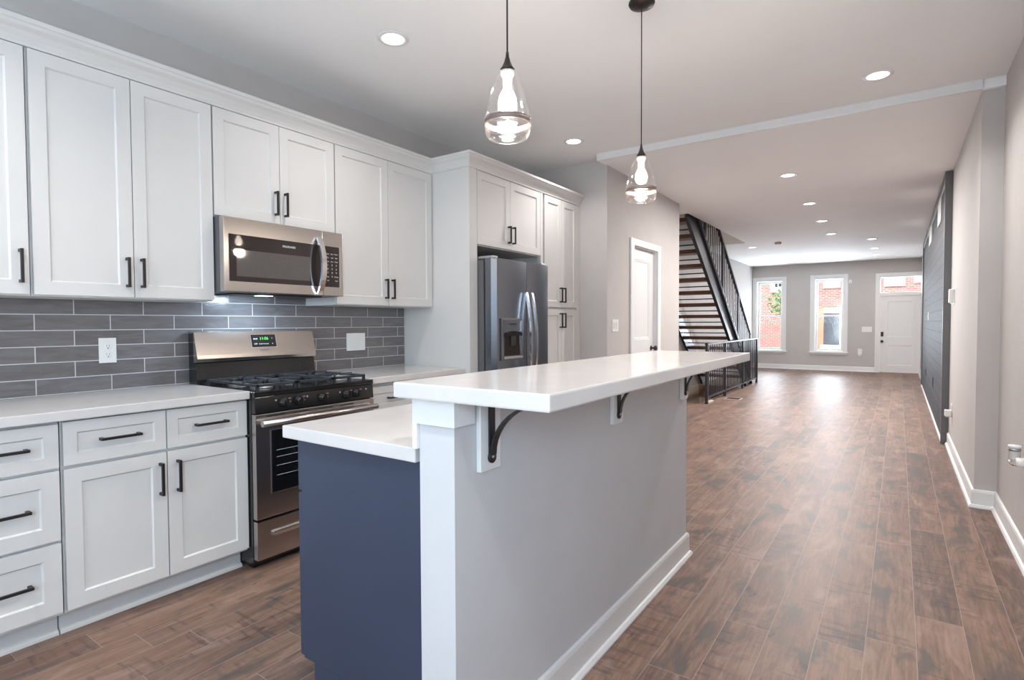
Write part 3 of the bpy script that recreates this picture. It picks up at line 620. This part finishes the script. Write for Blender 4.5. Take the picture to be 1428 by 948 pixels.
# ------------------------------------------------------------------ island
def island():
    ya, yb = 1.10, 2.955; x0, x1 = -1.632, -1.0455
    w = (yb-ya)/3; labs = ('navy island base cabinet nearest the camera with its plain end panel', 'middle navy island base cabinet facing the range', 'navy island base cabinet at the refrigerator end')
    for i in range(3):
        a = ya+w*i; b = a+w
        r = thing('island_cabinet', (x1, a, 0), labs[i], 'cabinet', 'navy island cabinets')
        MB().box(x0+.022, x1, a+.0008, b-.0008, .14, .872).box(x0+.075, x1, a+.0008, b-.0008, 0, .1395).build('body', NAVY, r)
        def lf(nm, p, q, z0, z1): return MB().panel((x0+.0215, q, z0), (0, -1, 0), (0, 0, 1), (-1, 0, 0), q-p, z1-z0, .021, st=.057).build(nm, NAVY, r)
        d = lf('drawer', a+.003, b-.003, .70, .866); MB().box(x0-.033, x0-.022, (a+b)/2-.075, (a+b)/2+.075, .775, .786).box(x0-.024, x0, (a+b)/2-.072, (a+b)/2-.06, .775, .786).box(x0-.024, x0, (a+b)/2+.06, (a+b)/2+.072, .775, .786).build('handle', BLACK, d)
        for p, q, hy in ((a+.003, (a+b)/2-.0015, (a+b)/2-.03), ((a+b)/2+.0015, b-.003, (a+b)/2+.03)):
            d = lf('door', p, q, .145, .69); MB().box(x0-.033, x0-.022, hy-.005, hy+.005, .52, .665).box(x0-.024, x0, hy-.005, hy+.005, .522, .534).box(x0-.024, x0, hy-.005, hy+.005, .651, .663).build('handle', BLACK, d)
    tag(MB().box(-1.672, -1.0625, 1.072, 2.985, .8735, .914, .004).build('island_countertop', QUARTZ), 'lower white quartz work surface on the navy island', 'countertop')
    tag(MB().box(-1.092, -.612, 1.022, 2.985, 1.0545, 1.0955, .005).build('bar_countertop', QUARTZ), 'raised white quartz bar top along the island', 'countertop')
island()
def corbel(y, label):
    X = -.9235
    r = thing('bar_bracket', (X, y, .87), label, 'bracket', 'iron brackets under the bar top')
    MB().box(X+.0005, X+.016, y-.045, y+.045, .85, 1.053, .002).build('backing_board', TRIM, r)['label'] = 'white backing board'
    b = MB().box(X+.0165, X+.0215, y-.013, y+.013, .885, 1.0535, .001).lathe([(.001, 0), (.016, 0), (.016, .006), (.001, .006)], (X+.0165, y, .885), 16, 'x').box(X+.0215, X+.26, y-.013, y+.013, 1.0485, 1.0535, .001)
    b.build('bracket_frame', BLACK, r)
    p = []
    for k in range(13):
        t = k/12*math.pi/2; p.append((X+.024+.19*(1-math.cos(t)), y, .893+.152*math.sin(t)))
    MB().bar(p, .022, .006, (0, 1, 0)).build('brace', BLACK, r)
    MB().lathe([(.001, 0), (.005, 0), (.004, .003), (.001, .004)], (X+.0226, y, .887), 10, 'x').lathe([(.001, 0), (.005, 0), (.004, .003), (.001, .004)], (X+.0216, y, 1.03), 10, 'x').build('screw', ALU, r)
corbel(1.205, 'curved black iron bracket nearest the camera under the bar top')
corbel(2.045, 'middle curved black iron bracket under the bar top')
corbel(2.885, 'curved black iron bracket at the far end of the bar top')

# ------------------------------------------------------------------ pendants
def pendant(x, y, label, dz=0):
    zb = 1.853+dz
    r = thing('pendant_lamp', (x, y, ZC), label, 'pendant lamp', 'glass pendant lamps over the island')
    MB().lathe([(.001, -.001), (.062, -.001), (.064, -.008), (.058, -.018), (.03, -.026), (.012, -.03), (.001, -.031)], (x, y, ZC), 32).build('canopy', BRONZE, r)
    MB().tube([(x, y, ZC-.03), (x, y, zb+.272)], .0028, 8).build('cord', BLACK, r)
    MB().lathe([(.001, .278), (.0045, .278), (.006, .262), (.011, .245), (.019, .228), (.024, .222), (.001, .221)], (x, y, zb), 24).build('socket_cup', BRONZE, r)
    out = [(.020, .221), (.027, .214), (.041, .185), (.054, .150), (.064, .115), (.071, .082), (.074, .066)]
    low = [(.074, .040), (.0755, .030), (.073, .015), (.066, .002), (.063, 0)]
    prof = out+[(.0775, .064), (.0775, .060), (.074, .058), (.074, .046), (.0775, .043), (.0775, .038)]+low
    inner = [(max(.004, a-.003), b) for a, b in prof][::-1]
    sh = MB().lathe(prof+inner, (x, y, zb), 40).build('glass_shade', SHADE, r)
    MB().lathe([(.0745, .043), (.0758, .043), (.0758, .061), (.0745, .061)], (x, y, zb), 40).build('shade_band', BAND, r)['label'] = 'brown-grey metal band'
    MB().lathe([(.001, .216), (.022, .216), (.022, .203), (.016, .196), (.0145, .17), (.013, .165), (.001, .165)], (x, y, zb), 20).build('lamp_socket', PLAST, r)
    MB().lathe([(.012, .166), (.014, .158), (.022, .145), (.029, .128), (.030, .112), (.026, .097), (.016, .087), (.001, .084)], (x, y, zb), 24).build('bulb', BULB, r)
    l = bpy.data.lights.new('pendant_light', 'POINT'); l.energy = PEND_W; l.color = (1, .87, .74); l.shadow_soft_size = .04
    o = bpy.data.objects.new('pendant_light', l); COL.objects.link(o); o.parent = r; o.location = (0, 0, zb-.0-ZC+.03)
pendant(-1.06, 1.507, 'nearer glass pendant lamp hanging over the island, left one')
pendant(-1.06, 2.657, 'farther glass pendant lamp over the island, right one showing its ceiling canopy')

# ------------------------------------------------------------------ recessed downlights
proto = thing('recessed_downlight', (0, 0, 0), '', 'downlight', 'recessed ceiling downlights')
MB().lathe([(.062, -.001), (.062, -.004), (.075, -.006), (.086, -.003), (.088, -.0005), (.062, -.0005)], (0, 0, 0), 32).build('trim_ring', TRIM, proto)
MB().lathe([(.001, -.003), (.061, -.003), (.061, -.001), (.001, -.001)], (0, 0, 0), 32).build('diffuser', GLOW, proto)
cans = [(-2.319, 2.199, ZC, 'recessed downlight nearest the camera, above the microwave cabinet'), (-2.339, 4.32, ZC, 'recessed downlight in front of the pantry, behind the left pendant'),
        (-.133, 4.305, ZC, 'recessed downlight right of the pendants, just before the ceiling strip'),
        (-.96, 6.394, ZL, 'first downlight beyond the ceiling strip'), (-.965, 8.076, ZL, 'second downlight beyond the ceiling strip, in the middle row'),
        (-.965, 9.573, ZL, 'third downlight beyond the ceiling strip, in the middle row'), (-.975, 11.06, ZL, 'last downlight of the middle hallway row'),
        (-.42, 12.186, ZL, 'nearest of three downlights leading to the front door'), (-.43, 13.754, ZL, 'middle of three downlights leading to the front door'), (-.44, 15.094, ZL, 'downlight closest to the front door'),
        (-2.464, 12.11, ZL, 'nearest of the three downlights beside the stair opening'), (-2.48, 13.733, ZL, 'middle one of the three downlights near the left window'), (-2.445, 15.03, ZL, 'downlight closest to the left far window'),
        (-2.33, .08, ZC, 'unseen downlight added over the left counter, nearest the rear doors'), (-.133, 2.19, ZC, 'unseen downlight added over the aisle right of the island'), (-.133, .08, ZC, 'unseen downlight added over the aisle nearest the rear doors')]  # last three are out of view, added to brighten counters and aisle
for i, (x, y, z, lab) in enumerate(cans):
    o = proto if i == 0 else copy_tree(proto)
    o.location = (x, y, z); o['label'] = lab
    l = bpy.data.lights.new('downlight', 'AREA'); l.shape = 'DISK'; l.size = .12; l.spread = R(130 if y < 5 else 178); l.energy = (6, 5, 11, 46)[i] if i < 4 else (12, 13, 10)[i-13] if i > 12 else CAN_FAR if y < 11.5 else 10 if x > -2 else 4; l.color = CANCOL if y < 11.5 else (1, .95, .9)
    q = bpy.data.objects.new('downlight_lamp' if y < 5 else 'hall_downlight_lamp', l); COL.objects.link(q); q.location = (x, y, z-.012)
r = thing('smoke_detector', (-1.91, 11.645, ZL), 'small round smoke detector on the hallway ceiling near the stair opening', 'smoke detector')
MB().lathe([(.001, -.001), (.06, -.001), (.06, -.02), (.05, -.035), (.001, -.036)], (-1.91, 11.645, ZL), 24).build('housing', DRYB, r)
MB().lathe([(.001, -.0362), (.02, -.0362), (.018, -.04), (.001, -.041)], (-1.91, 11.645, ZL), 16).build('sensor_cap', PLAST, r)

# ------------------------------------------------------------------ staircase
def zlow(y): return 2.762-.7305*(y-7.76)
def ztop(y): return .907-.736*(y-10.85)
def zrail(y): return 2.751-.721*(y-9.537)
st = thing('staircase', (-2.85, 11.8, 0), 'open-riser staircase with black steel stringers and walnut treads', 'staircase')
def stringer(x0, x1, xf0, xf1, ylo=None):
    def poly(f0, f1, ya, yb): pass
    yt = 7.83   # runs up into the opening
    YL0 = 7.76+2.762/.7305; YT0 = 10.85+.907/.736
    P = [(yt, zlow(yt)), (YL0, .002), (YT0, .002), (8.0, ztop(8.0)), (yt, ztop(8.0))]
    b = MB().prism([(x0, y, z) for y, z in P], (x1-x0, 0, 0))
    o = b.build('stringer', STAIRM, st)
    s = .0125/math.cos(math.atan(.73))
    fl = MB().prism([(xf0, yt, zlow(yt)-s), (xf0, YL0, -s+.017), (xf0, YL0, .017), (xf0, yt, zlow(yt))], (xf1-xf0, 0, 0))
    if x0 > -3: fl.prism([(xf0, 8.0, ztop(8.0)), (xf0, YT0, .002), (xf0, YT0, .002+s), (xf0, 8.0, ztop(8.0)+s)], (xf1-xf0, 0, 0))
    fl.build('stringer_flange', STAIRM, o)
stringer(-2.482, -2.472, -2.482, -2.432)
stringer(-3.302, -3.292, -3.302, -3.265)
for k in range(15):
    zc = .185+.1945*k; yc = 7.76+(2.762+.20-zc)/.7305
    MB().box(-3.29, -2.4835, yc-.135, yc+.135, zc-.029, zc+.029, .004).build('tread', WOODT, st)
    if k < 14: MB().box(-3.29, -2.4835, yc-.27/2-.0-.01, yc-.27/2+.005, zc+.085, zc+.103).build('riser_bar', STAIRM, st)
yy = 8.35
pts = []
while yy < 11.86:
    MB().box(-2.463, -2.449, yy-.007, yy+.007, ztop(yy)+.095, zrail(yy)-.02).build('baluster', STAIRM, st); yy += .112
def slope_bar(f, ya, yb, w, t): return MB().bar([(-2.456, ya, f(ya)), (-2.456, yb, f(yb))], w, t, (1, 0, 0))
slope_bar(zrail, 7.9, 11.95, .045, .04).build('handrail', STAIRM, st)
slope_bar(lambda y: ztop(y)+.085, 8.1, 11.9, .032, .02).build('bottom_rail', STAIRM, st)
for y in (8.72, 9.78, 10.9, 11.93): MB().box(-2.474, -2.438, y-.018, y+.018, max(.002, ztop(y)+.02), zrail(y)-.01).build('newel_post', STAIRM, st)
# guard railing at floor level beside the basement opening
gr = thing('guard_railing', (-2.42, 10.5, 0), 'low black metal guard railing around the basement stair opening', 'railing')
GX = -2.404
for y in (8.69, 9.78, 11.07, 12.33): MB().box(GX-.02, GX+.02, y-.02, y+.02, .001, .90).build('post', STAIRM, gr)
MB().box(GX-.024, GX+.024, 8.66, 12.36, .901, .925, .003).build('top_rail', STAIRM, gr)
MB().box(GX-.014, GX+.014, 8.711, 12.309, .085, .11).build('bottom_rail', STAIRM, gr)
yy = 8.80
while yy < 12.3:
    if min(abs(yy-q) for q in (8.69, 9.78, 11.07, 12.33)) > .04: MB().box(GX-.007, GX+.007, yy-.007, yy+.007, .111, .90).build('baluster', STAIRM, gr)
    yy += .105
r = thing('floor_register', (-2.2, 9.5, 0), 'small dark floor vent in the plank floor beside the guard railing', 'vent')
MB().box(-2.33, -2.08, 9.38, 9.62, .0008, .004, .001).build('frame', CREAM, r)
g = MB()
for k in range(6): g.box(-2.31, -2.10, 9.41+k*.033, 9.427+k*.033, .0042, .006)
g.build('grille', BRONZE, r)
tag(MB().box(-2.455, -2.375, 8.73, 8.98, .001, .03, .004).build('wood_offcut', CREAM), 'pale wood offcut on the floor at the foot of the guard railing', 'wood')

# ------------------------------------------------------------------ shiplap panel and wall devices
r = thing('shiplap_panel', (XR, 10.3, 0), 'dark grey horizontal shiplap accent panel on the right wall', 'wall panel')
PY0, PY1, PXF = 7.21, 13.42, XR-.045
MB().box(PXF, XR-.001, PY0, PY1, .002, 2.66).build('boards', SHIP, r)
MB().box(PXF-.018, XR-.001, PY0-.055, PY0-.0005, .002, 2.757).box(PXF-.018, XR-.001, PY1+.0005, PY1+.055, .002, 2.757).box(PXF-.018, XR-.001, PY0, PY1, 2.705, 2.757).build('frame', DGREY, r)
MB().box(PXF-.006, XR-.001, PY0, PY1, 2.661, 2.704).build('top_strip', ALU, r)
MB().box(PXF-.016, PXF-.0005, PY0, PY1, .002, .022).build('shoe_moulding', TRIM, r)
for (a, b, z0, z1, lab) in ((8.02, 8.62, 2.39, 2.66, 'nearer bright rectangular vent cover high on the shiplap panel'), (10.2, 11.0, 2.42, 2.66, 'farther bright rectangular vent cover high on the shiplap panel')):
    v = thing('vent_cover', (PXF, (a+b)/2, z0), lab, 'vent cover', 'vent covers on the shiplap panel')
    MB().box(PXF-.012, PXF-.0005, a, b, z0, z1, .003).build('frame', TRIM, v)
    g = MB()
    for k in range(7): g.box(PXF-.014, PXF-.0122, a+.04, b-.04, z0+.03+k*(z1-z0-.07)/6, z0+.04+k*(z1-z0-.07)/6)
    g.build('louvres', TRIM, v)
def plate(name, y, z, w, h, x, m, label, cat, slots=(), sm=BLACK, nx=-1):
    v = thing(name, (x, y, z), label, cat)
    e = .006*nx
    MB().box(min(x+.0005*nx, x+e), max(x+.0005*nx, x+e), y-w/2, y+w/2, z-h/2, z+h/2, .001).build('cover_plate', m, v)
    for dy, dz, sw2, sh2 in slots: MB().box(min(x+e*1.03, x+e*1.6), max(x+e*1.03, x+e*1.6), y+dy-sw2/2, y+dy+sw2/2, z+dz-sh2/2, z+dz+sh2/2).build('insert', sm, v)
    return v
plate('switch_plate', 10.95, 1.33, .22, .12, PXF, TANP, 'tan switch plate at the middle of the shiplap panel', 'switch plate', [(-.05, 0, .03, .06), (.05, 0, .03, .06)], PLAST)
plate('power_outlet', 9.28, .44, .13, .13, PXF, BLACK, 'nearer black outlet low on the shiplap panel', 'outlet', [(0, 0, .035, .07)], DGREY)
plate('power_outlet', 11.6, .41, .13, .12, PXF, BLACK, 'farther black outlet low on the shiplap panel', 'outlet', [(0, 0, .035, .07)], DGREY)
v = thing('thermostat', (XR, 6.745, 1.41), 'white wall thermostat box with green light before the shiplap panel', 'thermostat')
MB().box(XR-.006, XR-.0005, 6.69, 6.80, 1.41, 1.56, .002).build('back_plate', PLAST, v)
MB().box(XR-.042, XR-.0062, 6.70, 6.79, 1.425, 1.555, .006).build('housing', PLAST, v)
MB().box(XR-.03, XR-.02, 6.74, 6.76, 1.4185, 1.4248).build('indicator', GREENLED, v)
v = plate('power_outlet', 6.745, .40, .08, .125, XR, PLAST, 'white outlet with a plug-in adapter low on the wall before the shiplap panel', 'outlet', [(0, .03, .033, .028)], PLAST)
v = thing('plug_adapter', (XR-.01, 6.72, .37), 'white plug-in adapter in the outlet before the shiplap panel', 'adapter')
MB().box(XR-.06, XR-.0105, 6.69, 6.75, .345, .405, .006).build('housing', PLAST, v)
MB().box(XR-.05, XR-.02, 6.70, 6.74, .335, .3445).build('vent', ALU, v)
v = thing('plug_in_freshener', (XN, 3.78, .5), 'small white plug-in device with metal clip on the nearest right wall', 'plug-in device')
MB().box(XN-.006, XN-.0005, 3.69, 3.77, .46, .58, .001).build('cover_plate', PLAST, v)
MB().lathe([(.001, .072), (.026, .072), (.027, .068), (.027, .060), (.0245, .059), (.0245, .0), (.018, -.006), (.001, -.008)], (XN-.045, 3.83, .535), 24).build('bottle', PLAST, v)
MB().lathe([(.0246, .044), (.0262, .044), (.0262, .058), (.0246, .058)], (XN-.045, 3.83, .535), 24).build('band', ALU, v)
MB().lathe([(.001, -.04), (.022, -.04), (.025, -.034), (.025, 0), (.001, 0)], (XN-.0065, 3.775, .53), 20, 'x').build('plug_head', PLAST, v)
MB().tube([(XN-.06, 3.85, .524), (XN-.06, 3.84, .512), (XN-.05, 3.82, .508), (XN-.035, 3.80, .516)], .008, 8).build('clip', CHROME, v)
plate('switch_plate', 5.15, 1.22, .145, .12, -2.324, PLAST, 'white switch plate on the greige closet wall beside the closet door', 'switch plate', [(-.03, 0, .03, .065), (.03, 0, .03, .065)], TRIM, nx=1)
def fplate(name, x, z, w, h, label, cat, sl):
    v = thing(name, (x, YF, z), label, cat); MB().box(x-w/2, x+w/2, YF-.007, YF-.0005, z-h/2, z+h/2, .001).build('cover_plate', PLAST, v)
    for dx, dz, a, b in sl: MB().box(x+dx-a/2, x+dx+a/2, YF-.012, YF-.0072, z+dz-b/2, z+dz+b/2).build('insert', TRIM, v)
    return v
fplate('switch_plate', -.65, 1.06, .21, .13, 'wide white switch plate on the far wall left of the front door', 'switch plate', [(-.06, 0, .035, .07), (0, 0, .035, .07), (.06, 0, .035, .07)])
v = fplate('power_outlet', -.79, .50, .09, .14, 'white outlet with a plug on the far wall below the switch', 'outlet', [(0, .035, .035, .03)])
v = thing('plug_adapter', (-.79, YF-.01, .45), 'white plug-in night light in the far wall outlet', 'adapter'); MB().box(-.82, -.76, YF-.05, YF-.0075, .40, .48, .008).build('housing', PLAST, v)
MB().prism([(-.81, YF-.045, .3995), (-.77, YF-.045, .3995), (-.79, YF-.045, .37)], (0, .03, 0)).build('lamp_tip', PLAST, v)
v = thing('alarm_sensor', (-1.02, YF, 2.2), 'small white alarm sensor on the far wall beside the right window', 'sensor')
MB().box(-1.045, -.975, YF-.05, YF-.0005, 2.20, 2.30, .006).build('housing', PLAST, v)
MB().box(-1.03, -.99, YF-.053, YF-.0505, 2.22, 2.25).build('lens', ALU, v)

# ------------------------------------------------------------------ across the street
struct('floor_street', MB().box(-14, 12, YF+.32, 28.5, -1.2, -1.0), ASPH, 'pale street pavement outside', 'street')
YB = 28.0
r = thing('brick_house', (-3, YB, -1), 'red brick row house across the street seen through the windows', 'building')
MB().box(-13, 11, YB, YB+1, -1, 9).build('wall', BRICK, r)
MB().box(-3.05, -2.72, YB-.06, YB-.001, -.2, 1.85).build('door_jamb', ORNG, r)
dd = MB().panel((-2.72, YB-.005, .25), (1, 0, 0), (0, 0, 1), (0, -1, 0), .60, 1.35, .05, st=.1, dp=.02).build('door', DOORG, r)
MB().box(-2.72, -2.12, YB-.05, YB-.005, 1.62, 1.86).build('door_transom', ALU, r)
MB().box(-2.11, -1.9, YB-.08, YB-.001, .0, 1.9).box(-2.8, -2.0, YB-.5, YB-.001, -.0, .24).box(-2.9, -1.9, YB-.8, YB-.001, -1, -.02).build('doorstep', STONE, r)
def bw(x0, x1, z0, z1):
    w = MB().box(x0, x1, YB-.08, YB-.001, z0, z1).build('window', STONE, r)
    MB().box(x0+.12, x1-.12, YB-.09, YB-.0805, z0+.45, z1-.12).build('pane', DKWIN, w)
bw(-2.75, -2.1, 2.73, 4.6); bw(-.52, .19, 2.72, 4.6); bw(.48, 1.4, 2.82, 4.6); bw(-6.9, -6.0, .6, 2.4)
w = MB().box(-4.88, -3.9, YB-.1, YB-.001, 2.62, 4.4).build('window', STONE, r)
MB().box(-4.68, -4.58, YB-.11, YB-.101, 2.84, 3.02).box(-4.53, -4.36, YB-.11, YB-.101, 2.86, 3.02).build('pane', DKWIN, w)
t = thing('street_tree', (-4.2, 25.2, -1), 'green leafy street tree outside the left far window', 'tree')
MB().tube([(-3.6, 25.2, -1), (-3.62, 25.2, .4), (-3.58, 25.1, 1.5)], .09, 8, rf=lambda q: .1-.04*q).build('trunk', BARK, t)
lf = MB()
for k in range(900):
    a, b_, rr = random.uniform(0, 6.28), random.uniform(-1, 1), random.random()**.4*.75
    s_ = math.sqrt(1-b_*b_); p = Vector((-3.75+rr*s_*math.cos(a)*1.0, 25.1+rr*s_*math.sin(a), 2.0+rr*b_*.9))
    u = Vector((random.uniform(-1, 1), random.uniform(-1, 1), random.uniform(-1, 1))).normalized(); v_ = u.orthogonal().normalized(); L = .07
    b = lf.b; q = [b.verts.new(p-u*L), b.verts.new(p+v_*L*.5), b.verts.new(p+u*L), b.verts.new(p-v_*L*.5)]; b.faces.new(q)
lf.build('foliage', LEAF, t)
